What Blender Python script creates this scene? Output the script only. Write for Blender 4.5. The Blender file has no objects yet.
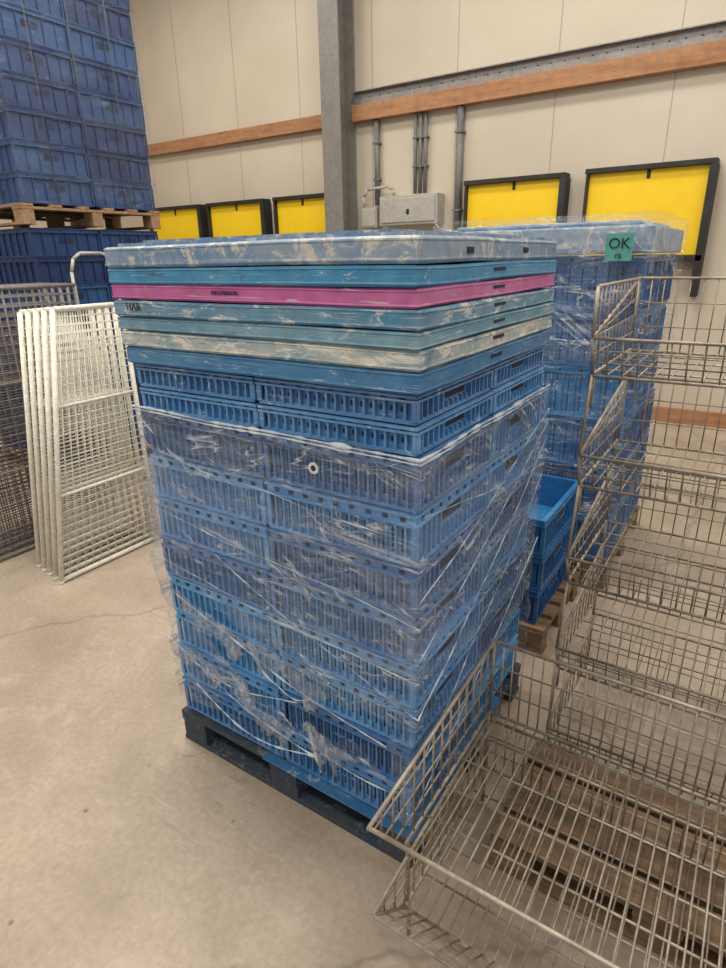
import bpy, bmesh, math, random
from mathutils import Vector, Matrix, noise
random.seed(7)
D=bpy.data; C=bpy.context
SC=C.scene
try:
    SC.view_settings.view_transform='Standard'
except Exception: pass

# ---------------------------------------------------------------- helpers
def link(o,parent=None):
    SC.collection.objects.link(o)
    if parent: o.parent=parent
    return o
def empty(name):
    e=D.objects.new(name,None); e.empty_display_size=.1; SC.collection.objects.link(e); return e
def bm_box(bm,x0,x1,y0,y1,z0,z1,mi=0):
    vs=[bm.verts.new(p) for p in [(x0,y0,z0),(x1,y0,z0),(x1,y1,z0),(x0,y1,z0),(x0,y0,z1),(x1,y0,z1),(x1,y1,z1),(x0,y1,z1)]]
    for f in [(0,3,2,1),(4,5,6,7),(0,1,5,4),(1,2,6,5),(2,3,7,6),(3,0,4,7)]:
        fc=bm.faces.new([vs[i] for i in f]); fc.material_index=mi
def bm_wire(bm,a,b,r,n=6,mi=0):
    a=Vector(a);b=Vector(b);d=b-a
    if d.length<1e-6:return
    d.normalize(); up=Vector((0,0,1)) if abs(d.z)<.9 else Vector((1,0,0))
    u=d.cross(up).normalized(); v=d.cross(u)
    A=[];B=[]
    for i in range(n):
        t=2*math.pi*i/n; o=(u*math.cos(t)+v*math.sin(t))*r
        A.append(bm.verts.new(a+o)); B.append(bm.verts.new(b+o))
    for i in range(n):
        j=(i+1)%n
        f=bm.faces.new([A[i],A[j],B[j],B[i]]); f.material_index=mi; f.smooth=True
    f=bm.faces.new(A[::-1]); f.material_index=mi
    f=bm.faces.new(B); f.material_index=mi
def poly_wire(bm,pts,r,n=6,mi=0):
    for i in range(len(pts)-1): bm_wire(bm,pts[i],pts[i+1],r,n,mi)
def mesh_from(bm,name,mats,bevel=0):
    me=D.meshes.new(name)
    bmesh.ops.recalc_face_normals(bm,faces=bm.faces[:])
    bm.to_mesh(me); bm.free()
    for m in mats: me.materials.append(m)
    return me
def obj_from(bm,name,mats,parent=None,bevel=0,loc=(0,0,0)):
    me=mesh_from(bm,name,mats); o=D.objects.new(name,me); o.location=loc
    link(o,parent)
    if bevel:
        m=o.modifiers.new('bevel','BEVEL'); m.width=bevel; m.segments=2; m.limit_method='ANGLE'
    return o

# ---------------------------------------------------------------- materials
def newmat(name):
    m=D.materials.new(name); m.use_nodes=True; nt=m.node_tree; nt.nodes.clear()
    out=nt.nodes.new('ShaderNodeOutputMaterial'); return m,nt,out
def N(nt,t,**k):
    n=nt.nodes.new(t)
    for a,b in k.items():
        if a in n.inputs.keys(): n.inputs[a].default_value=b
        else: setattr(n,a,b)
    return n
def ramp(nt,stops):
    r=nt.nodes.new('ShaderNodeValToRGB'); e=r.color_ramp.elements
    e[0].position,e[0].color=stops[0]; e[1].position,e[1].color=stops[-1]
    for p,c in stops[1:-1]:
        x=e.new(p); x.color=c
    return r
def c4(r,g=None,b=None):
    if g is None: return (r,r,r,1)
    return (r,g,b,1)
def mix(nt,fac,a,b,blend='MIX'):
    m=nt.nodes.new('ShaderNodeMix'); m.data_type='RGBA'; m.blend_type=blend
    for i,s in ((0,fac),(6,a),(7,b)):
        if hasattr(s,'is_output'): nt.links.new(s,m.inputs[i])
        else: m.inputs[i].default_value=s
    return m.outputs[2]
def worn(name,base,dirt,amount=.5,scale=4,rough=.5,metal=0,rand=0,bump=.1,stretch=(1,1,1),coord='Object',scuff=None,scuff_th=.62,mott=1.0):
    m,nt,out=newmat(name); L=nt.links.new
    p=N(nt,'ShaderNodeBsdfPrincipled',Roughness=rough,Metallic=metal)
    tc=N(nt,'ShaderNodeTexCoord'); mp=N(nt,'ShaderNodeMapping'); mp.inputs['Scale'].default_value=stretch
    L(tc.outputs[coord],mp.inputs[0])
    n1=N(nt,'ShaderNodeTexNoise',Scale=scale,Detail=8,Roughness=.65); L(mp.outputs[0],n1.inputs['Vector'])
    oi=N(nt,'ShaderNodeObjectInfo'); vec=mp.outputs[0]
    if rand:
        va=N(nt,'ShaderNodeVectorMath',operation='ADD'); L(mp.outputs[0],va.inputs[0])
        sc=N(nt,'ShaderNodeMath',operation='MULTIPLY'); L(oi.outputs['Random'],sc.inputs[0]); sc.inputs[1].default_value=37
        L(sc.outputs[0],va.inputs[1]); vec=va.outputs[0]; L(vec,n1.inputs['Vector'])
    r=ramp(nt,[(1-amount-.12,c4(0)),(1-amount+.12,c4(1))]); L(n1.outputs[0],r.inputs[0])
    col=mix(nt,r.outputs[0],base,dirt)
    n2=N(nt,'ShaderNodeTexNoise',Scale=scale*7,Detail=4); L(tc.outputs[coord],n2.inputs['Vector'])
    r2=ramp(nt,[(.3,c4(.82)),(.7,c4(1.08))]); L(n2.outputs[0],r2.inputs[0])
    col=mix(nt,mott,col,r2.outputs[0],'MULTIPLY')
    if rand:
        mr=N(nt,'ShaderNodeMapRange'); L(oi.outputs['Random'],mr.inputs[0]); mr.inputs[3].default_value=1-rand; mr.inputs[4].default_value=1+rand
        h=N(nt,'ShaderNodeHueSaturation'); L(mr.outputs[0],h.inputs['Value']); L(col,h.inputs['Color'])
        mh=N(nt,'ShaderNodeMapRange'); L(oi.outputs['Random'],mh.inputs[0]); mh.inputs[3].default_value=.51; mh.inputs[4].default_value=.49
        L(mh.outputs[0],h.inputs['Hue']); col=h.outputs[0]
    if scuff:
        n3=N(nt,'ShaderNodeTexNoise',Scale=scale*2.6,Detail=12,Roughness=.78,Distortion=.8); L(vec,n3.inputs['Vector'])
        r3=ramp(nt,[(scuff_th,c4(0)),(scuff_th+.05,c4(.85))]); L(n3.outputs[0],r3.inputs[0])
        col=mix(nt,r3.outputs[0],col,scuff)
        r4=ramp(nt,[(.36,c4(.75)),(.42,c4(0))]); L(n3.outputs[0],r4.inputs[0])
        col=mix(nt,r4.outputs[0],col,c4(.06,.08,.10))
        m5=N(nt,'ShaderNodeMapping'); m5.inputs['Rotation'].default_value=(.3,.25,.2); m5.inputs['Scale'].default_value=(5,5,90); L(vec,m5.inputs[0])
        n5=N(nt,'ShaderNodeTexNoise',Scale=1,Detail=5,Roughness=.6,Distortion=.8); L(m5.outputs[0],n5.inputs['Vector'])
        r5=ramp(nt,[(.62,c4(0)),(.66,c4(.55))]); L(n5.outputs[0],r5.inputs[0]); col=mix(nt,r5.outputs[0],col,scuff)
    L(col,p.inputs['Base Color'])
    b=N(nt,'ShaderNodeBump',Strength=bump,Distance=.01); L(n2.outputs[0],b.inputs['Height']); L(b.outputs[0],p.inputs['Normal'])
    L(p.outputs[0],out.inputs[0]); return m

M_crate=worn('crate_blue_plastic',c4(.06,.215,.49),c4(.13,.31,.56),.48,5,.45,rand=.32,scuff=c4(.42,.52,.62),scuff_th=.585)
M_crate_dk=worn('crate_dark_blue_plastic',c4(.012,.043,.145),c4(.02,.065,.19),.45,5,.5,rand=.3)
M_crate_mid=worn('crate_mid_blue_plastic',c4(.018,.12,.33),c4(.035,.175,.40),.45,5,.4,rand=.3,scuff=c4(.3,.42,.56),scuff_th=.64)
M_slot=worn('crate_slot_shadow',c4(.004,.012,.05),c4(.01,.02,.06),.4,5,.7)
W1=c4(.58,.59,.56)
M_lidblue=worn('lid_blue',c4(.025,.18,.39),c4(.07,.24,.41),.47,3,.48,rand=.10,stretch=(1,1,4),scuff=W1,scuff_th=.59)
M_lidteal=worn('lid_teal_scuffed',c4(.035,.22,.38),c4(.16,.30,.40),.5,3,.5,rand=.10,stretch=(1,1,3),scuff=W1,scuff_th=.535)
M_lidgray=worn('lid_steel_blue',c4(.07,.20,.34),c4(.15,.27,.37),.5,3,.5,rand=.1,stretch=(1,1,4),scuff=W1,scuff_th=.56)
M_lidworn=worn('lid_worn_pale',c4(.10,.27,.38),c4(.43,.47,.46),.55,4,.6,rand=.05,stretch=(1,1,3),scuff=c4(.68,.65,.57),scuff_th=.51)
M_lidtop=worn('lid_top_dusty',c4(.11,.22,.38),c4(.23,.31,.41),.52,5,.45,scuff=c4(.56,.53,.47),scuff_th=.53)
M_lidpink=worn('lid_magenta',c4(.45,.10,.30),c4(.50,.18,.36),.42,3,.45,scuff=W1,scuff_th=.61)
M_pal_blue=worn('pallet_blue_paint',c4(.025,.045,.08),c4(.05,.052,.055),.47,7,.8,scuff=c4(.18,.19,.19),scuff_th=.56)
M_sheet=worn('blue_sheet',c4(.022,.12,.30),c4(.05,.17,.34),.45,5,.5,scuff=c4(.3,.36,.42),scuff_th=.56)
M_wood=worn('raw_wood',c4(.36,.23,.13),c4(.24,.14,.08),.5,6,.75,stretch=(1,6,6))
M_beam=worn('timber_beam',c4(.40,.205,.10),c4(.29,.13,.06),.45,2,.7,stretch=(1,9,9),scuff=c4(.5,.3,.17),scuff_th=.60)
M_oldwood=worn('old_pallet_wood',c4(.25,.155,.09),c4(.12,.08,.05),.5,6,.85,stretch=(1,5,5))
M_steel=worn('galvanised_wire',c4(.44,.385,.31),c4(.24,.20,.16),.5,9,.5,metal=.4)
M_white=worn('white_coated_wire',c4(.80,.78,.68),c4(.66,.64,.55),.35,6,.45)
M_gray=worn('gray_coated_wire',c4(.19,.175,.17),c4(.13,.12,.12),.4,6,.5)
M_column=worn('column_paint',c4(.215,.21,.195),c4(.175,.17,.16),.4,3,.45)
M_galv=worn('galvanised_sheet',c4(.26,.25,.24),c4(.19,.18,.17),.4,4,.5,metal=.3)
M_conduit=worn('conduit_gray',c4(.17,.17,.165),c4(.11,.11,.11),.4,4,.5)
M_box=worn('enclosure_gray',c4(.42,.41,.38),c4(.36,.35,.33),.4,4,.5)
M_ceil=worn('ceiling_paint',c4(.5,.47,.42),c4(.45,.42,.38),.4,1,.7)
M_yellow=worn('yellow_panel',c4(.88,.60,.008),c4(.84,.56,.008),.4,2,.5,mott=.15,bump=0)
M_black=worn('black_rubber',c4(.015,.014,.014),c4(.03,.03,.03),.4,5,.6)
M_ink=worn('ink',c4(.01,.02,.06),c4(.02,.03,.06),.4,5,.8)
M_paper=worn('label_paper',c4(.65,.62,.58),c4(.5,.46,.42),.4,25,.8)
M_green=worn('green_card',c4(.08,.33,.29),c4(.10,.37,.32),.4,5,.7)
M_film_solid=worn('gathered_film',c4(.68,.74,.80),c4(.42,.54,.70),.5,22,.2,bump=.5)

def floor_mat():
    m,nt,out=newmat('concrete_floor'); L=nt.links.new
    p=N(nt,'ShaderNodeBsdfPrincipled',Roughness=.55)
    tc=N(nt,'ShaderNodeTexCoord')
    n1=N(nt,'ShaderNodeTexNoise',Scale=.9,Detail=9,Roughness=.6); L(tc.outputs['Object'],n1.inputs['Vector'])
    r1=ramp(nt,[(.3,c4(.30,.24,.18)),(.5,c4(.39,.32,.25)),(.72,c4(.47,.395,.315))]); L(n1.outputs[0],r1.inputs[0])
    n2=N(nt,'ShaderNodeTexNoise',Scale=45,Detail=5,Roughness=.7); L(tc.outputs['Object'],n2.inputs['Vector'])
    r2=ramp(nt,[(.3,c4(.82)),(.7,c4(1.09))]); L(n2.outputs[0],r2.inputs[0])
    col=mix(nt,1.0,r1.outputs[0],r2.outputs[0],'MULTIPLY')
    n3=N(nt,'ShaderNodeTexNoise',Scale=2.4,Detail=10,Roughness=.75,Distortion=.4); L(tc.outputs['Object'],n3.inputs['Vector'])
    r3=ramp(nt,[(.50,c4(0)),(.68,c4(.5))]); L(n3.outputs[0],r3.inputs[0])
    col=mix(nt,r3.outputs[0],col,c4(.25,.195,.145))
    r3b=ramp(nt,[(.36,c4(.45)),(.46,c4(0))]); L(n3.outputs[0],r3b.inputs[0])
    col=mix(nt,r3b.outputs[0],col,c4(.54,.465,.38))
    # a few sparse curved scuffs, masked so they only appear in patches
    nm=N(nt,'ShaderNodeTexNoise',Scale=1.7,Detail=3); L(tc.outputs['Object'],nm.inputs['Vector'])
    rm=ramp(nt,[(.50,c4(0)),(.62,c4(1))]); L(nm.outputs[0],rm.inputs[0])
    for rot,sd,cc in ((.7,0,c4(.55,.48,.40)),(-.4,5,c4(.16,.125,.095)),(1.9,9,c4(.54,.47,.39))):
        ms=N(nt,'ShaderNodeMapping'); ms.inputs['Rotation'].default_value=(0,0,rot); ms.inputs['Location'].default_value=(sd,sd,0); ms.inputs['Scale'].default_value=(3.5,22,1); L(tc.outputs['Object'],ms.inputs[0])
        ns=N(nt,'ShaderNodeTexNoise',Scale=1,Detail=4,Roughness=.6,Distortion=2.2); L(ms.outputs[0],ns.inputs['Vector'])
        rs=ramp(nt,[(.64,c4(0)),(.69,c4(.5))]); L(ns.outputs[0],rs.inputs[0])
        f=mix(nt,1.0,rs.outputs[0],rm.outputs[0],'MULTIPLY'); col=mix(nt,f,col,cc)
    v=N(nt,'ShaderNodeTexVoronoi',Scale=6); L(tc.outputs['Object'],v.inputs['Vector'])
    rv=ramp(nt,[(.035,c4(.8)),(.07,c4(0))]); L(v.outputs['Distance'],rv.inputs[0])
    col=mix(nt,rv.outputs[0],col,c4(.14,.11,.085))
    nd=N(nt,'ShaderNodeTexNoise',Scale=3,Detail=5); L(tc.outputs['Object'],nd.inputs['Vector'])
    md=N(nt,'ShaderNodeMix'); md.data_type='VECTOR'; md.inputs[0].default_value=.18
    L(tc.outputs['Object'],md.inputs[4]); L(nd.outputs['Color'],md.inputs[5])
    vc=N(nt,'ShaderNodeTexVoronoi',Scale=.55,feature='DISTANCE_TO_EDGE'); L(md.outputs[1],vc.inputs['Vector'])
    rc=ramp(nt,[(.0,c4(.55)),(.005,c4(0))]); L(vc.outputs['Distance'],rc.inputs[0])
    col=mix(nt,rc.outputs[0],col,c4(.15,.12,.095))
    L(col,p.inputs['Base Color'])
    rr=N(nt,'ShaderNodeMapRange'); L(n1.outputs[0],rr.inputs[0]); rr.inputs[3].default_value=.45; rr.inputs[4].default_value=.75
    L(rr.outputs[0],p.inputs['Roughness'])
    b=N(nt,'ShaderNodeBump',Strength=.25,Distance=.004); L(n2.outputs[0],b.inputs['Height']); L(b.outputs[0],p.inputs['Normal'])
    L(p.outputs[0],out.inputs[0]); return m
def wall_mat(name,axis=0):
    m,nt,out=newmat(name); L=nt.links.new
    p=N(nt,'ShaderNodeBsdfPrincipled',Roughness=.5)
    tc=N(nt,'ShaderNodeTexCoord'); s=N(nt,'ShaderNodeSeparateXYZ'); L(tc.outputs['Object'],s.inputs[0])
    n1=N(nt,'ShaderNodeTexNoise',Scale=.8,Detail=6); L(tc.outputs['Object'],n1.inputs['Vector'])
    r1=ramp(nt,[(.3,c4(.50,.44,.355)),(.7,c4(.60,.535,.44))]); L(n1.outputs[0],r1.inputs[0])
    d=N(nt,'ShaderNodeMath',operation='DIVIDE'); L(s.outputs[axis],d.inputs[0]); d.inputs[1].default_value=1.15
    f=N(nt,'ShaderNodeMath',operation='FRACT'); L(d.outputs[0],f.inputs[0])
    rl=ramp(nt,[(.0,c4(.75)),(.014,c4(0))]); L(f.outputs[0],rl.inputs[0])
    col=mix(nt,rl.outputs[0],r1.outputs[0],c4(.22,.19,.16))
    L(col,p.inputs['Base Color'])
    b=N(nt,'ShaderNodeBump',Strength=.5,Distance=.01); b.invert=True; L(rl.outputs[0],b.inputs['Height']); L(b.outputs[0],p.inputs['Normal'])
    L(p.outputs[0],out.inputs[0]); return m
def film_mat(name,lo,hi,tilt=.12,tint=(.80,.86,.95),sx=1.3,sy=13,thr=(.50,.80),gloss=.09,rid_s=.42):
    m,nt,out=newmat(name); L=nt.links.new
    uv=N(nt,'ShaderNodeUVMap')
    def layer(rot,sx,sy,seed,a,b,det=7):
        mp=N(nt,'ShaderNodeMapping'); mp.inputs['Rotation'].default_value=(0,0,rot)
        L(uv.outputs[0],mp.inputs[0])
        m2=N(nt,'ShaderNodeMapping'); m2.inputs['Scale'].default_value=(sx,sy,1); m2.inputs['Location'].default_value=(seed,seed,0); L(mp.outputs[0],m2.inputs[0])
        n=N(nt,'ShaderNodeTexNoise',Scale=1,Detail=det,Roughness=.62,Distortion=.8); L(m2.outputs[0],n.inputs['Vector'])
        r=ramp(nt,[(a,c4(0)),(b,c4(1))]); L(n.outputs[0],r.inputs[0]); return n.outputs[0],r.outputs[0]
    def ridge(rot,sx,sy,seed,w):
        mp=N(nt,'ShaderNodeMapping'); mp.inputs['Rotation'].default_value=(0,0,rot)
        L(uv.outputs[0],mp.inputs[0])
        m2=N(nt,'ShaderNodeMapping'); m2.inputs['Scale'].default_value=(sx,sy,1); m2.inputs['Location'].default_value=(seed,seed,0); L(mp.outputs[0],m2.inputs[0])
        n=N(nt,'ShaderNodeTexNoise',Scale=1,Detail=3,Roughness=.5,Distortion=.3); L(m2.outputs[0],n.inputs['Vector'])
        a=N(nt,'ShaderNodeMath',operation='SUBTRACT'); L(n.outputs[0],a.inputs[0]); a.inputs[1].default_value=.5
        b=N(nt,'ShaderNodeMath',operation='ABSOLUTE'); L(a.outputs[0],b.inputs[0])
        r=ramp(nt,[(0,c4(1)),(w,c4(0))]); L(b.outputs[0],r.inputs[0]); return r.outputs[0]
    h1,a1=layer(tilt,sx,sy,1.3,thr[0],thr[1])
    h2,a2=layer(-tilt*2.2,sx*1.6,sy*2.2,7.7,thr[0]+.08,thr[1])
    g1=ridge(tilt*.8,sx*.9,sy*1.4,4.4,.014); g2=ridge(-tilt*1.8,sx*1.1,sy*1.1,9.4,.011); g3=ridge(.62,sx*1.2,sy*.8,2.4,.010)
    hb,ab=layer(.3,3,6,5.5,.47,.58,4)
    def M(op,a,b):
        n=N(nt,'ShaderNodeMath',operation=op)
        for i,s in ((0,a),(1,b)):
            if hasattr(s,'is_output'): L(s,n.inputs[i])
            else: n.inputs[i].default_value=s
        return n.outputs[0]
    rid=M('MAXIMUM',M('MAXIMUM',g1,g2),g3); rid=M('MULTIPLY',rid,ab)
    soft=M('MAXIMUM',a1,a2)
    fac=M('ADD',M('MULTIPLY',soft,hi),M('MULTIPLY',rid,rid_s)); fac=M('ADD',fac,lo); fac=M('MINIMUM',fac,.9)
    hh=M('ADD',M('ADD',h1,h2),M('MULTIPLY',rid,.25))
    b=N(nt,'ShaderNodeBump',Strength=1.0,Distance=.03); L(hh,b.inputs['Height'])
    tr=N(nt,'ShaderNodeBsdfTransparent'); tr.inputs[0].default_value=(.97,.98,1,1)
    p=N(nt,'ShaderNodeBsdfPrincipled',Roughness=.2); p.inputs['Base Color'].default_value=(*tint,1)
    p.inputs['Specular IOR Level'].default_value=.9
    L(b.outputs[0],p.inputs['Normal'])
    gl=N(nt,'ShaderNodeBsdfGlossy',Roughness=.10); gl.inputs[0].default_value=(1,1,1,1); L(b.outputs[0],gl.inputs['Normal'])
    s1=N(nt,'ShaderNodeMixShader'); s1.inputs[0].default_value=gloss; L(tr.outputs[0],s1.inputs[1]); L(gl.outputs[0],s1.inputs[2])
    s2=N(nt,'ShaderNodeMixShader'); L(fac,s2.inputs[0]); L(s1.outputs[0],s2.inputs[1]); L(p.outputs[0],s2.inputs[2])
    L(s2.outputs[0],out.inputs[0]); return m
M_film=film_mat('stretch_film',.025,.30,tint=(.76,.83,.93),gloss=.055,rid_s=.78,thr=(.50,.82))
M_filmb=film_mat('stretch_film_overlap',.0,.24,tint=(.80,.86,.95),gloss=.035,rid_s=.6,thr=(.54,.82))
M_film2=film_mat('stretch_film_thick',.01,.22,tilt=.05,sx=1.0,sy=7,thr=(.50,.85),tint=(.78,.84,.87),gloss=.05,rid_s=.5)
M_film3=film_mat('stretch_film_dark',.0,.12,tint=(.45,.55,.7),sx=1.5,sy=8,gloss=.03,rid_s=.22)
M_flap=film_mat('loose_film',.10,.45,tilt=.8,tint=(.85,.9,.97),sx=6,sy=14,thr=(.45,.7),gloss=.10,rid_s=.8)

# ---------------------------------------------------------------- room
YW=7.32
bm=bmesh.new(); bm_box(bm,-10.5,6,-4,YW+.2,-.1,0); obj_from(bm,'floor',[floor_mat()])
bm=bmesh.new(); bm_box(bm,-10.5,6,YW,YW+.2,0,6.2); obj_from(bm,'wall_back',[wall_mat('wall_panel_paint')])
bm=bmesh.new(); bm_box(bm,-10.7,-10.5,-4,YW+.2,0,6.2); obj_from(bm,'wall_left',[wall_mat('wall_panel_paint_side',1)])
bm=bmesh.new(); bm_box(bm,-10.7,6,-4,YW+.2,6.2,6.3); obj_from(bm,'ceiling',[M_ceil])
CX0,CX1=-5.13,-4.84
bm=bmesh.new(); bm_box(bm,-10.4,CX0-.01,YW-.10,YW-.001,3.38,3.54); obj_from(bm,'trim_1',[M_beam],bevel=.006)
bm=bmesh.new(); bm_box(bm,CX1+.01,5.9,YW-.12,YW-.001,3.39,3.57); obj_from(bm,'trim_2',[M_beam],bevel=.006)
bm=bmesh.new(); bm_box(bm,-2.0,5.9,YW-.05,YW-.001,.0,.16); obj_from(bm,'baseboard_back',[M_beam],bevel=.006)
bm=bmesh.new()
bm_box(bm,CX1+.01,5.9,YW-.06,YW-.045,3.575,3.71)
bm_box(bm,CX1+.01,5.9,YW-.12,YW-.045,3.705,3.715)
x=CX1+.1
while x<5.8:
    bm_box(bm,x,x+.02,YW-.062,YW-.058,3.64,3.65,1); x+=.14
obj_from(bm,'cable_tray',[M_galv,M_slot])
bm=bmesh.new()
bm_box(bm,CX0,CX1,YW-.36,YW-.338,0,6.19)
bm_box(bm,CX0,CX1,YW-.03,YW-.008,0,6.19)
bm_box(bm,(CX0+CX1)/2-.008,(CX0+CX1)/2+.008,YW-.338,YW-.03,0,6.19)
obj_from(bm,'steel_column',[M_column],bevel=.004)

def conduit(name,xs,z0,z1,r):
    bm=bmesh.new()
    for x in xs:
        bm_wire(bm,(x,YW-.05,z0),(x,YW-.05,z1),r,10)
        for z in (z0+.3,z1-.25): bm_box(bm,x-r-.008,x+r+.008,YW-.055-r,YW-.001,z-.01,z+.01)
    return obj_from(bm,name,[M_conduit])
conduit('conduit_pipe',[-4.50],2.42,3.38,.035)
conduit('conduit_pipe',[-3.95,-3.88,-3.81],2.52,3.38,.022)
conduit('conduit_pipe',[-3.36],2.0,3.38,.045)
bm=bmesh.new()
bm_box(bm,-4.38,-3.56,YW-.2,YW-.001,2.16,2.5); bm_box(bm,-4.35,-3.59,YW-.215,YW-.2,2.19,2.47)
bm_box(bm,-3.98,-3.94,YW-.225,YW-.21,2.28,2.34,1)
obj_from(bm,'electrical_enclosure',[M_box,M_slot],bevel=.008)
bm=bmesh.new(); bm_box(bm,-4.70,-4.46,YW-.14,YW-.001,2.15,2.39); bm_box(bm,-4.68,-4.48,YW-.15,YW-.14,2.17,2.37)
obj_from(bm,'junction_box',[M_box],bevel=.006)
bm=bmesh.new()
pts=[(-4.66,YW-.13,2.40),(-4.66,YW-.13,2.52),(-4.60,YW-.13,2.6),(-4.3,YW-.13,2.62),(-4.22,YW-.13,2.58),(-4.2,YW-.13,2.51)]
poly_wire(bm,pts,.018,8); obj_from(bm,'conduit_elbow',[M_box])

def dock(x0,x1,z0,z1,post=None):
    bm=bmesh.new(); t=.06
    bm_box(bm,x0,x1,YW-.12,YW-.09,z0,z1,0)
    bm_box(bm,x0-t*.6,x1+t,YW-.18,YW-.001,z1,z1+t*.8,1)
    bm_box(bm,x0-t*.6,x1+t,YW-.18,YW-.001,z0-t,z0,1)
    bm_box(bm,x0-t*.4,x0,YW-.18,YW-.001,z0,z1,1)
    bm_box(bm,x1,x1+t*1.2,YW-.18,YW-.001,post if post else z0,z1,1)
    bm_box(bm,x0,x1,YW-.09,YW-.001,z0,z1,1)
    xx=(x0+x1)/2
    bm_box(bm,xx,xx+.035,YW-.13,YW-.12,z1-.08,z1,1)
    obj_from(bm,'yellow_dock_panel',[M_yellow,M_black],bevel=.004)
dock(-8.9,-7.75,2.1,2.56); dock(-7.5,-6.43,2.1,2.56); dock(-6.15,-5.25,2.1,2.56)
dock(-3.20,-2.12,2.02,2.55); dock(-1.82,-.70,1.75,2.56,1.35)

# ---------------------------------------------------------------- crates
def crate_mesh(name,w,d,h,mats,sp=.046,detail=True,pocket=True):
    bm=bmesh.new(); i=.016; t=.006
    W=w/2-.002; Dp=d/2-.002
    bm_box(bm,-W+i,W-i,-Dp+i,-Dp+i+t,0,h-.004); bm_box(bm,-W+i,W-i,Dp-i-t,Dp-i,0,h-.004)
    bm_box(bm,-W+i,-W+i+t,-Dp+i+t,Dp-i-t,0,h-.004); bm_box(bm,W-i-t,W-i,-Dp+i+t,Dp-i-t,0,h-.004)
    bm_box(bm,-W+i+t,W-i-t,-Dp+i+t,Dp-i-t,.003,.010)
    rim=min(h*.24,.034)
    def ring(z0,z1,o):
        bm_box(bm,-W+o,W-o,-Dp+o,-Dp+i,z0,z1); bm_box(bm,-W+o,W-o,Dp-i,Dp-o,z0,z1)
        bm_box(bm,-W+o,-W+i,-Dp+i,Dp-i,z0,z1); bm_box(bm,W-i,W-o,-Dp+i,Dp-i,z0,z1)
    ring(h-rim,h-rim+.006,.0); ring(h-.007,h-.001,0); ring(h-rim+.006,h-.007,.006)
    ring(.004,.014,.005)
    n=max(3,int(round(w/sp)))
    for k in range(n+1):
        x=-W+.006+(2*W-.012)*k/n
        wid=.006 if k in(0,n) else .003
        for s in(-1,1):
            y0,y1=sorted((s*(Dp-i),s*(Dp-.004)))
            bm_box(bm,x-wid,x+wid,y0,y1,.012,h-rim)
            if k<n and detail:
                xm=x+(2*W-.012)/n/2; ya,yb=sorted((s*(Dp-i-.001),s*(Dp-i+.001)))
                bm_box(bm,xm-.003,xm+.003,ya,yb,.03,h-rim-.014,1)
    n2=max(3,int(round(d/sp)))
    for k in range(n2+1):
        y=-Dp+.006+(2*Dp-.012)*k/n2
        for s in(-1,1):
            x0,x1=sorted((s*(W-i),s*(W-.004)))
            if detail and abs(y)<.075: 
                bm_box(bm,x0,x1,y-.003,y+.003,.012,h*.40); continue
            bm_box(bm,x0,x1,y-.003,y+.003,.012,h-rim)
    for s in(-1,1):
        x0,x1=sorted((s*(W-i-.001),s*(W-i+.002)))
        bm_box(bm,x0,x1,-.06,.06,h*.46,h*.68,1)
        x0,x1=sorted((s*(W-.007),s*(W-.0045)))
        for k in range(n2):
            y=-Dp+.03+(2*Dp-.06)*(k+.5)/n2
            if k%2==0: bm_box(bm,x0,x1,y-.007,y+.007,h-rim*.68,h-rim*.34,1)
        y0,y1=sorted((s*(Dp-.007),s*(Dp-.0045)))
        for k in range(n):
            x=-W+.03+(2*W-.06)*(k+.5)/n
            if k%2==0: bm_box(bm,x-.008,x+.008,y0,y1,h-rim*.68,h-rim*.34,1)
        if pocket:
            y0,y1=sorted((s*(Dp-i),s*(Dp-.008)))
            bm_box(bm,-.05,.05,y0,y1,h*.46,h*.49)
    return mesh_from(bm,name,mats)

def stack(name,x0,x1,y0,y1,z0,nl,h,nx,ny,me,jit=.004,e=None,tag='crate'):
    e=e or empty(name); w=(x1-x0)/nx; d=(y1-y0)/ny
    for l in range(nl):
        ox=random.uniform(-jit,jit); oy=random.uniform(-jit,jit)
        for i in range(nx):
            for j in range(ny):
                o=D.objects.new('%s_%d_%d_%d'%(tag,l,i,j),me)
                o.location=(x0+w*(i+.5)+ox+random.uniform(-.001,.001),y0+d*(j+.5)+oy,z0+l*h)
                link(o,e)
    return e

X0,X1,Y0,Y1=-1.62,-.62,1.17,2.11
HZ=.1484; ZB=.15
cm=crate_mesh('ribbed_crate',.498,.468,HZ,[M_crate,M_slot],sp=.030)
cms=crate_mesh('shallow_ribbed_crate',.498,.468,HZ/2,[M_crate,M_slot],sp=.030,pocket=False)
e0=stack('plastic_crate_stack',X0,X1,Y0,Y1,ZB,8,HZ,2,2,cm,.007)
stack('plastic_crate_stack',X0,X1,Y0,Y1,ZB+8*HZ,2,HZ/2,2,2,cms,e=e0,tag='shallow_crate')

# ---------------------------------------------------------------- pallets
def pallet(name,x0,x1,y0,y1,z0,mats,h=.145,boards=6):
    bm=bmesh.new(); W=x1-x0; Dd=y1-y0
    bh=.02
    for k in range(3):
        yc=y0+.05+(Dd-.1)*k/2
        bm_box(bm,x0,x1,yc-.048,yc+.048,z0,z0+bh)
        for j in range(3):
            xc=x0+.065+(W-.13)*j/2
            bm_box(bm,xc-.06,xc+.06,yc-.047,yc+.047,z0+bh,z0+h-2*bh)
    for j in range(3):
        xc=x0+.065+(W-.13)*j/2
        bm_box(bm,xc-.063,xc+.063,y0,y1,z0+h-2*bh,z0+h-bh)
    for k in range(boards):
        yc=y0+.05+(Dd-.1)*k/(boards-1)
        bm_box(bm,x0,x1,yc-.048,yc+.048,z0+h-bh,z0+h)
    return obj_from(bm,name,mats,bevel=.003)
pallet('blue_pallet',X0-.02,X1+.01,Y0-.015,Y1+.02,0,[M_pal_blue],h=.140)
bm=bmesh.new()
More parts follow.
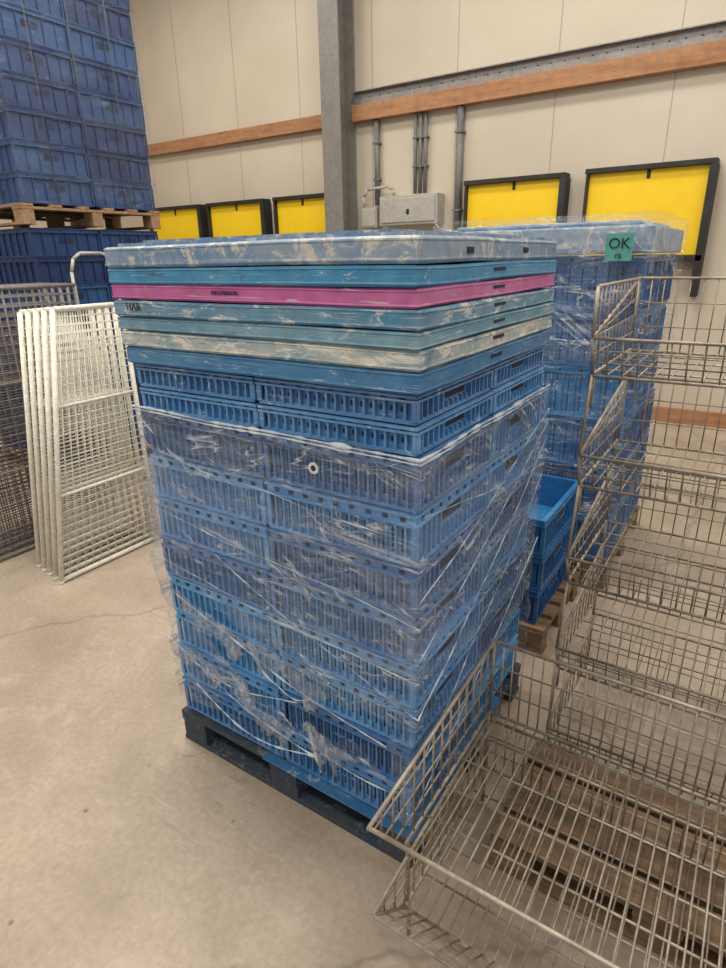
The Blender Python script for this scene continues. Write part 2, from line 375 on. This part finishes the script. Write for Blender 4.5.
bm_box(bm,X0+.42,X1+.02,Y0-.03,Y0+.7,.1415,.1465)
obj_from(bm,'plastic_layer_sheet',[M_sheet],bevel=.001)
# ---------------------------------------------------------------- lids
def lid(z,h,mat,o=.02,ox=0,oy=0,top=False,rot=0):
    bm=bmesh.new()
    w=(X1-X0)/2+o; d=(Y1-Y0)/2+o
    def ringpts(off):
        P=[]; nn=16
        c=[(-w+off,-d+off),(w-off,-d+off),(w-off,d-off),(-w+off,d-off)]
        for i in range(4):
            a=Vector((*c[i],0)); b=Vector((*c[(i+1)%4],0))
            for k in range(nn): P.append(a.lerp(b,k/nn))
        return P
    prof=[(.006,.001),(0,.006),(-.002,h*.15),(0,h*.24),(.001,h*.80),(-.001,h*.84),(.000,h-.006),(.006,h-.001)]
    rings=[]
    for off,zz in prof:
        r=[]
        for p in ringpts(off):
            wv=noise.noise(Vector((p.x*3+z*50,p.y*3,z*9)))*.0035
            r.append(bm.verts.new((p.x,p.y,zz+wv)))
        rings.append(r)
    n=len(rings[0])
    for k in range(len(rings)-1):
        for i in range(n):
            f=bm.faces.new([rings[k][i],rings[k][(i+1)%n],rings[k+1][(i+1)%n],rings[k+1][i]])
    bm.faces.new(rings[0][::-1]); bm.faces.new(rings[-1])
    if top:
        bm_box(bm,-w+.03,w-.03,-d+.03,d-.03,h-.003,h+.008)
        for i in range(4):
            for j in range(3):
                a=-w+.08+(2*w-.16)*i/4; b=-d+.08+(2*d-.16)*j/3
                bm_box(bm,a,a+.19,b,b+.24,h+.008,h+.016)
        for k in range(2):
            b=-d+.25+k*.4; bm_box(bm,w,w+.003,b,b+.035,h*.35,h*.6,1)
    else:
        for s in(-1,1):
            for yy in (-.02,):
                a,b=sorted((s*(w-.001),s*(w+.0015)))
                bm_box(bm,a,b,yy-.04,yy+.04,h*.50,h*.68,1)
    ob=obj_from(bm,'pallet_lid',[mat,M_slot],loc=((X0+X1)/2+ox,(Y0+Y1)/2+oy,z))
    ob.rotation_euler[2]=rot
    return ob
zl=ZB+9*HZ+.002
layers=[(.054,M_lidblue,.010,-.004,0),(.048,M_lidworn,.014,-.006,0),(.040,M_lidgray,.017,-.008,0),(.046,M_lidteal,.017,-.010,-.002),
        (.044,M_lidpink,.016,-.014,0),(.046,M_lidblue,.018,-.016,0),(.058,M_lidtop,.018,-.018,0)]
z=zl; rots=[.0,.003,-.002,.004,.0,-.003,.001]
for k,(h,m,o,ox,oy) in enumerate(layers):
    lid(z,h,m,o,ox,oy,top=(k==6),rot=rots[k])
    if k==3: z_har=z
    if k==4: z_pink=z
    z+=h
def text(name,s,size,loc,rot,mat):
    cu=D.curves.new(name,'FONT'); cu.body=s; cu.size=size; cu.extrude=.0008; cu.align_x='CENTER'; cu.align_y='CENTER'
    cu.materials.append(mat); o=D.objects.new(name,cu); o.location=loc; o.rotation_euler=rot; link(o); return o
text('marker_writing','HAR',.032,(X0+.07,Y0-.0245,z_har+.028),(math.pi/2,0,.004),M_ink)
text('printed_lettering','PALLETBOX.NL',.014,(X0+.44,Y0-.0185,z_pink+.026),(math.pi/2,0,0),M_ink)

# ---------------------------------------------------------------- stretch film shell
def film(name,x0,x1,y0,y1,z0f,z1f,mat,amp=.010,du=.025,dz=.022,off=.008,top=False,seed=0,holes=None,extra=None,parent=None):
    x0-=off;x1+=off;y0-=off;y1+=off
    P=[]
    def seg(a,b):
        n=max(2,int((Vector(b)-Vector(a)).length/du))
        for i in range(n): P.append(Vector(a).lerp(Vector(b),i/n))
    cs=[(x0,y0),(x1,y0),(x1,y1),(x0,y1)]
    for i in range(4): seg((*cs[i],0),(*cs[(i+1)%4],0))
    n=len(P); bm=bmesh.new(); uvl=bm.loops.layers.uv.new('UVMap')
    U=[0]
    for i in range(1,n+1): U.append(U[-1]+(P[i%n]-P[i-1]).length)
    hh=max(z1f(a/8,b/8)-z0f(a/8,b/8) for a in range(9) for b in range(9)); nz=max(3,int(hh/dz))
    rows=[]
    for k in range(nz+1):
        row=[]
        for i in range(n):
            p=P[i]; fx=(p.x-x0)/(x1-x0); fy=(p.y-y0)/(y1-y0)
            a=z0f(fx,fy); b=z1f(fx,fy); zz=a+(b-a)*k/nz
            o=Vector((0,0,0))
            if abs(p.x-x0)<1e-5:o.x=-1
            if abs(p.x-x1)<1e-5:o.x=1
            if abs(p.y-y0)<1e-5:o.y=-1
            if abs(p.y-y1)<1e-5:o.y=1
            q=Vector((U[i]*2.2+seed,zz*9+U[i]*.9,seed)); w=abs(noise.noise(q))*amp*1.6+abs(noise.noise(Vector((U[i]*6-zz*5,zz*22,seed+3))))*amp*.8
            if extra: w+=extra(U[i],zz,fx,fy)
            row.append(bm.verts.new((p.x+o.x*w,p.y+o.y*w,zz)))
        rows.append(row)
    for k in range(nz):
        for i in range(n):
            j=(i+1)%n
            if holes:
                c=rows[k][i].co
                if holes(U[i],c.z): continue
            f=bm.faces.new([rows[k][i],rows[k][j],rows[k+1][j],rows[k+1][i]]); f.smooth=True
            us=[U[i],U[i+1],U[i+1],U[i]]
            for l,u in zip(f.loops,us): l[uvl].uv=(u+seed,l.vert.co.z)
    if top:
        zt=z1f(0,0)
        g=14; G=[[None]*(g+1) for _ in range(g+1)]
        for a in range(g+1):
            for b in range(g+1):
                xx=x0+(x1-x0)*a/g; yy=y0+(y1-y0)*b/g
                G[a][b]=bm.verts.new((xx,yy,zt+abs(noise.noise(Vector((xx*4,yy*4,seed))))*.02))
        for a in range(g):
            for b in range(g):
                f=bm.faces.new([G[a][b],G[a+1][b],G[a+1][b+1],G[a][b+1]]); f.smooth=True
                for l in f.loops: l[uvl].uv=(l.vert.co.x+seed,l.vert.co.y)
    me=D.meshes.new(name); bm.to_mesh(me); bm.free(); me.materials.append(mat)
    o=D.objects.new(name,me); link(o,parent); return o
WX=X1-X0
def zb(fx,fy): return .21+.04*math.sin(fx*5)+.02*fy
def zt(fx,fy): return 1.35-.01*fx+.004*math.sin(fx*9+fy*3)
def holes(u,z):
    if u>WX+.03: 
        if u>WX+.95: return False
        v=u-WX; c=noise.noise(Vector((v*3,z*2.2,11)))
        return z<.5 and c>.12
    zc=.64-.28*u+.05*math.sin(u*9); half=.07+.07*noise.noise(Vector((u*7,z*3,2)))+.05*math.sin(u*3)
    if .04<u<.93 and abs(z-zc)<half: return True
    if u<.94 and z<.40-.15*u+.08*noise.noise(Vector((u*9,z*9,6))) and noise.noise(Vector((u*4,z*4,8)))>-.15: return True
    return False
def bag(u,z,fx,fy):
    if u<WX: return .015*max(0,1-abs(z-(.82-.28*u))/.12)
    return .006
wrap=film('stretch_film_wrap',X0,X1,Y0,Y1,zb,zt,M_film,amp=.012,du=.0125,dz=.0125,off=.006,seed=1.7,holes=holes,extra=bag)
film('wrap_overlap_band',X0,X1,Y0,Y1,lambda a,b:.88-.12*a+.06*b,lambda a,b:1.20-.08*a+.10*b,M_filmb,amp=.010,du=.03,dz=.02,off=.020,seed=4.1,parent=wrap)
def rope(pts,r,parent):
    cu=D.curves.new('film_rope','CURVE'); cu.dimensions='3D'; cu.bevel_depth=r; cu.bevel_resolution=2
    sp=cu.splines.new('POLY'); sp.points.add(len(pts)-1)
    for i,p in enumerate(pts): sp.points[i].co=(*p,1); sp.points[i].radius=.2+abs(noise.noise(Vector(p)*19))*2.4
    cu.materials.append(M_film_solid); o=D.objects.new('film_rope',cu); link(o,parent)
def face_line(a,b,n=44,amp=.006,sag=0,vz=1.6):
    out=[]
    for i in range(n+1):
        p=Vector(a).lerp(Vector(b),i/n); q=noise.noise_vector(p*4)*amp*1.5
        out.append((p.x+q.x*.4,p.y+q.y*.4,p.z+q.z*vz-sag*math.sin(math.pi*i/n)))
    return out
yf=Y0-.016; xr=X1+.016
for dzz,r in ((0,.0055),(-.010,.004)):
    rope(face_line((X0-.02,yf,1.352+dzz),(xr,yf,1.340+dzz),vz=.5)+face_line((xr,yf,1.340+dzz),(xr,Y1+.02,1.345+dzz),vz=.5),r,wrap)
yf=Y0-.030; xr=X1+.030
rl=[((X0,yf,1.02),(xr,yf,.90),.0013,0),((X0,yf,.84),(xr,yf,.72),.0014,.02),((X0+.08,yf,.70),(xr-.1,yf,.46),.0022,.03),
    ((X0,yf,.50),(X0+.7,yf,.27),.0024,.04),((X0+.12,yf,.33),(X0+.66,yf,.28),.0035,.07),((X0+.40,yf,.62),(X0+.52,yf,.50),.004,.03),((X0+.52,yf,.50),(X0+.66,yf,.52),.003,.03),
    ((X0+.64,yf,.40),(X0+.68,yf,.22),.005,0),((X0+.60,yf,.35),(xr-.08,yf,.30),.002,.03),((X0+.08,yf,.44),(X0+.60,yf,.47),.0016,.05),
    ((X0,yf,1.24),(xr,yf,1.13),.0011,.01),((X0+.3,yf,.92),(xr,yf,.60),.0012,.02),
    ((xr,yf,.98),(xr,Y1,1.27),.0016,.02),((xr,yf,.80),(xr,Y1,1.22),.0012,.02),((xr,yf,.60),(xr,Y1,1.15),.0018,.02),((xr,yf,.42),(xr,Y1,1.02),.0014,.02),((xr,yf,.30),(xr,Y1,.75),.002,.03),((xr,yf,1.2),(xr,Y1,1.05),.001,0)]
for a,b,r,s in rl: rope(face_line(a,b,sag=s),r,wrap)
def flap(cx,cz,w,h,seed):
    bm=bmesh.new(); uvl=bm.loops.layers.uv.new('UVMap'); g=16; G=[]
    for i in range(g+1):
        row=[]
        for j in range(g+1):
            u=i/g; v=j/g
            ww=w*(1-.35*v+.3*noise.noise(Vector((v*4,seed,0))))
            xx=cx+(u-.5)*ww+.02*noise.noise(Vector((u*3,v*4,seed)))
            zz=cz-(u-.5)*w*.28-h*v*(1+.9*noise.noise(Vector((u*4,seed,1))))+.02*noise.noise(Vector((u*6,seed,4)))
            yy=Y0-.018-.030*abs(noise.noise(Vector((u*7,v*3,seed))))-.012*math.sin(v*3)
            row.append(bm.verts.new((xx,yy,zz)))
        G.append(row)
    for i in range(g):
        for j in range(g):
            f=bm.faces.new([G[i][j],G[i+1][j],G[i+1][j+1],G[i][j+1]]); f.smooth=True
            for l in f.loops: l[uvl].uv=(l.vert.co.x*3+seed,l.vert.co.z*1.5)
    me=D.meshes.new('film_flap'); bm.to_mesh(me); bm.free(); me.materials.append(M_flap)
    link(D.objects.new('film_flap',me),wrap)
flap(X0+.24,.66,.34,.08,1.1); flap(X0+.56,.60,.30,.10,2.7); flap(X0+.70,.38,.16,.12,4.9); flap(X0+.16,.46,.24,.06,7.3); flap(X0+.44,.36,.26,.07,9.9)
bm=bmesh.new(); bm_wire(bm,(-.90,Y0-.038,1.279),(-.90,Y0-.040,1.279),.016,16); bm_wire(bm,(-.90,Y0-.040,1.279),(-.90,Y0-.0405,1.279),.008,12,1)
obj_from(bm,'sticker_label',[M_paper,M_ink],wrap)

# ---------------------------------------------------------------- background stacks
cm2=crate_mesh('deep_crate',.52,.5,.27,[M_crate_mid,M_slot],sp=.065)
stack('plastic_crate_stack',-1.55,-.51,3.2,4.2,.15,6,.27,2,2,cm2,.008)
pallet('wooden_pallet',-1.57,-.49,3.18,4.22,0,[M_oldwood])
bm=bmesh.new(); bm_box(bm,-1.57,-.49,3.18,4.22,1.775,1.90); bm_box(bm,-1.50,-.56,3.24,4.16,1.90,1.925)
obj_from(bm,'pallet_lid',[M_lidtop],bevel=.01)
film('stretch_film_wrap',-1.57,-.49,3.18,4.22,lambda a,b:.16,lambda a,b:1.95,M_film2,amp=.02,du=.04,dz=.035,off=.012,top=True,seed=5.2)
stack('plastic_crate_stack',-2.68,-1.64,3.3,4.3,.15,6,.27,2,2,cm2,.008)
pallet('wooden_pallet',-2.7,-1.62,3.28,4.32,0,[M_oldwood])
bm=bmesh.new(); bm_box(bm,-2.68,-1.64,3.3,4.3,1.775,1.90); obj_from(bm,'pallet_lid',[M_crate_dk],bevel=.01)
card=empty('ok_card')
bm=bmesh.new(); bm_box(bm,-.685,-.565,3.125,3.13,1.745,1.865); obj_from(bm,'card',[M_green],card)
t=text('lettering','OK',.065,(-.625,3.123,1.82),(math.pi/2,0,0),M_ink); t.parent=card
t=text('lettering_small','rs',.04,(-.625,3.123,1.77),(math.pi/2,0,0),M_ink); t.parent=card
cm3=crate_mesh('open_crate',.5,.6,.18,[M_crate_mid,M_slot],sp=.04)
stack('open_crate_stack',-1.14,-.64,2.42,3.02,.146,3,.18,1,1,cm3)
pallet('wooden_pallet',-1.16,-.60,2.40,3.06,0,[M_oldwood],boards=5)

cmd=crate_mesh('dark_crate',.6,.6,.21,[M_crate_dk,M_slot],sp=.10,detail=False)
pallet('wooden_pallet',-5.97,-4.73,2.66,3.92,2.06,[M_wood])
stack('dark_crate_stack',-5.95,-4.75,2.7,3.9,2.206,11,.21,2,2,cmd,.006)
film('stretch_film_wrap',-5.95,-4.75,2.7,3.9,lambda a,b:2.21,lambda a,b:4.5,M_film3,amp=.012,du=.05,dz=.05,off=.012,seed=9.1)
stack('dark_crate_stack',-5.95,-4.75,2.7,3.9,.15,9,.21,2,2,cmd,.006)
pallet('wooden_pallet',-5.97,-4.73,2.66,3.92,0,[M_wood])
bm=bmesh.new()
for yy in (2.95,3.28,3.62): bm_wire(bm,(-4.712,yy,2.22),(-4.712,yy,4.52),.003)
obj_from(bm,'strapping_cord',[M_conduit])

# ---------------------------------------------------------------- wire panels (left)
def wpanel(name,x,mat,y0b=1.60,y1b=2.30,y0t=1.80,y1t=2.30,h=1.56,lean=.0,r=.012,nz=30,ny=10,rw=.0042):
    bm=bmesh.new()
    def P(u,v):
        ya=y0b+(y0t-y0b)*v; yb=y1b+(y1t-y1b)*v
        return (x+lean*v,ya+(yb-ya)*u,.02+(h-.02)*v)
    poly_wire(bm,[P(0,0),P(0,1),P(1,1),P(1,0),P(0,0)],r,8)
    for k in range(1,nz): bm_wire(bm,P(0,k/nz),P(1,k/nz),rw,5)
    for k in range(1,ny): bm_wire(bm,P(k/ny,0),P(k/ny,1),rw,5)
    for v in (.33,.66): bm_wire(bm,P(0,v),P(1,v),r*.7,6)
    bm_wire(bm,P(0,0),(P(0,0)[0],P(0,0)[1],0),r*1.1,8); bm_wire(bm,P(1,0),(P(1,0)[0],P(1,0)[1],0),r*1.1,8)
    return obj_from(bm,name,[mat])
for k in range(5):
    wpanel('white_wire_panel',-3.22-.08*k,M_white,y0b=1.60+.012*k,y0t=1.87-.002*k,lean=.0,h=1.55-.006*k,r=.015,nz=34,ny=13,rw=.0030)
for k in range(5):
    wpanel('gray_wire_panel',-3.82-.09*k,M_gray,y0b=1.45,y0t=1.45,y1b=2.4,y1t=2.4,h=1.65)
bm=bmesh.new()
a=[(-4.3,2.45,.05),(-4.3,2.45,1.72),(-4.3,2.48,1.81),(-4.3,2.54,1.85),(-4.3,2.72,1.85),(-4.3,2.79,1.82),(-4.3,2.82,1.72),(-4.3,2.82,.05)]
a=[(x-.02,y+.26,z) for x,y,z in a]
poly_wire(bm,a,.012,8)
bm_wire(bm,(-4.32,2.71,.2),(-4.32,3.08,.2),.012); bm_wire(bm,(-4.32,2.71,1.2),(-4.32,3.08,1.2),.012)
for yy in(2.71,3.08): bm_wire(bm,(-4.34,yy,.045),(-4.30,yy,.045),.045,12)
obj_from(bm,'trolley_frame',[M_box])

# ---------------------------------------------------------------- wire baskets
def basket(bm,x0,x1,y0,y1,z,hf,hb,slope,rw=.0028,rt=.0055,sp=.05,legs=0,spf=.031):
    yf=y0+slope
    R=rt
    n=int((x1-x0)/spf)
    for k in range(n+1):
        x=x0+(x1-x0)*k/n
        poly_wire(bm,[(x,y0,z+hf),(x,yf,z),(x,y1,z),(x,y1,z+hb)],rw,5)
    m=int((y1-yf)/.10)
    for k in range(m+1):
        y=yf+(y1-yf)*k/m
        bm_wire(bm,(x0,y,z-.005),(x1,y,z-.005),R if k in(0,m) else rw*1.3,6)
    for k in range(1,4):
        f=k/3; bm_wire(bm,(x0,yf+(y0-yf)*f,z+hf*f),(x1,yf+(y0-yf)*f,z+hf*f),R if k==3 else rw,6)
    for k in range(1,4):
        f=k/3; bm_wire(bm,(x0,y1,z+hb*f),(x1,y1,z+hb*f),R if k==3 else rw,6)
    for x in (x0,x1):
        poly_wire(bm,[(x,yf,z),(x,y0,z+hf),(x,y1,z+hb),(x,y1,z),(x,yf,z)],R,7)
        for k in range(1,4):
            f=k/4
            bm_wire(bm,(x,yf+(y0-yf)*f*(hb/hf) if f*hb<hf else y0,z+min(f*hb,hf)),(x,y1,z+f*hb),rw,5)
        q=int((y1-y0)/sp)
        for k in range(1,q):
            y=y0+(y1-y0)*k/q
            zt=z+hf+(hb-hf)*(y-y0)/(y1-y0)
            zb_=z if y>=yf else z+hf*(yf-y)/(yf-y0)
            bm_wire(bm,(x,y,zb_),(x,y,zt),rw,5)
        if legs:
            bm_wire(bm,(x,yf+.02,z),(x,yf+.02,z-legs),R*1.1,7); bm_wire(bm,(x,y1-.01,z),(x,y1-.01,z-legs),R*1.1,7)
pallet('wooden_pallet',-.42,.52,1.30,1.74,0,[M_oldwood],h=.135,boards=4)
bm=bmesh.new(); basket(bm,-.525,.60,.80,1.52,.15,.17,.2,.16,legs=.15); obj_from(bm,'wire_stacking_basket',[M_steel])
bm=bmesh.new(); basket(bm,-.525,.60,.79,1.52,.385,.23,.27,.16,legs=.22); obj_from(bm,'wire_stacking_basket',[M_steel])
for k in range(5):
    zf=.045+.35*k
    bm=bmesh.new(); basket(bm,-.40,.75,1.80,2.43,zf,.11,.25,.05,rw=.0023,rt=.005,legs=(.045 if k==0 else .10),spf=.04)
    for x in(-.40,.75):
        if k<4: bm_wire(bm,(x,2.43,zf+.25),(x,2.43,zf+.35),.005)
        if k<4: bm_wire(bm,(x,1.80,zf+.11),(x,1.85,zf+.35),.005)
        if k==4:
            bm_wire(bm,(x,1.80,zf+.11),(x,1.80,zf+.25),.005); bm_wire(bm,(x,1.80,zf+.25),(x,2.43,zf+.25),.005)
            for q in range(1,12): bm_wire(bm,(x,1.80+q*.0525,zf+.12),(x,1.80+q*.0525,zf+.25),.0023,5)
    obj_from(bm,'wire_stacking_basket',[M_steel])

# ---------------------------------------------------------------- lights
def area(name,loc,sx,sy,pw,col=(1,.93,.83)):
    l=D.lights.new(name,'AREA'); l.shape='RECTANGLE'; l.size=sx; l.size_y=sy; l.energy=pw; l.color=col
    o=D.objects.new(name,l); o.location=loc; link(o); return o
for i,(x,y,p) in enumerate([(-6.5,2.0,140),(-2.5,2.0,165),(2,2.5,110),(-6.5,5.0,105),(-2.0,5.0,110),(2.5,5.5,95),(-4,-1.5,150),(0.5,-1.5,105)]):
    area('ceiling_lamp',(x,y,6.0),2.4,.7,p)
w=D.worlds.new('world'); SC.world=w; w.use_nodes=True
w.node_tree.nodes['Background'].inputs[0].default_value=(1.0,.94,.86,1); w.node_tree.nodes['Background'].inputs[1].default_value=.60

# ---------------------------------------------------------------- camera
th=math.radians(33.5); p=math.radians(20.8); ro=math.radians(1.1)
right=Vector((math.cos(th),math.sin(th),0)); fwd=Vector((-math.sin(th)*math.cos(p),math.cos(th)*math.cos(p),-math.sin(p)))
up=right.cross(fwd)
r2=right*math.cos(ro)-up*math.sin(ro); u2=right*math.sin(ro)+up*math.cos(ro)
mat=Matrix((r2,u2,-fwd)).transposed().to_4x4(); mat.translation=Vector((0,0,1.78))
cd=D.cameras.new('camera'); cd.sensor_fit='VERTICAL'; cd.sensor_height=36; cd.sensor_width=27; cd.lens=595/968*36; cd.clip_start=.02
co=D.objects.new('camera',cd); co.matrix_world=mat; link(co); SC.camera=co
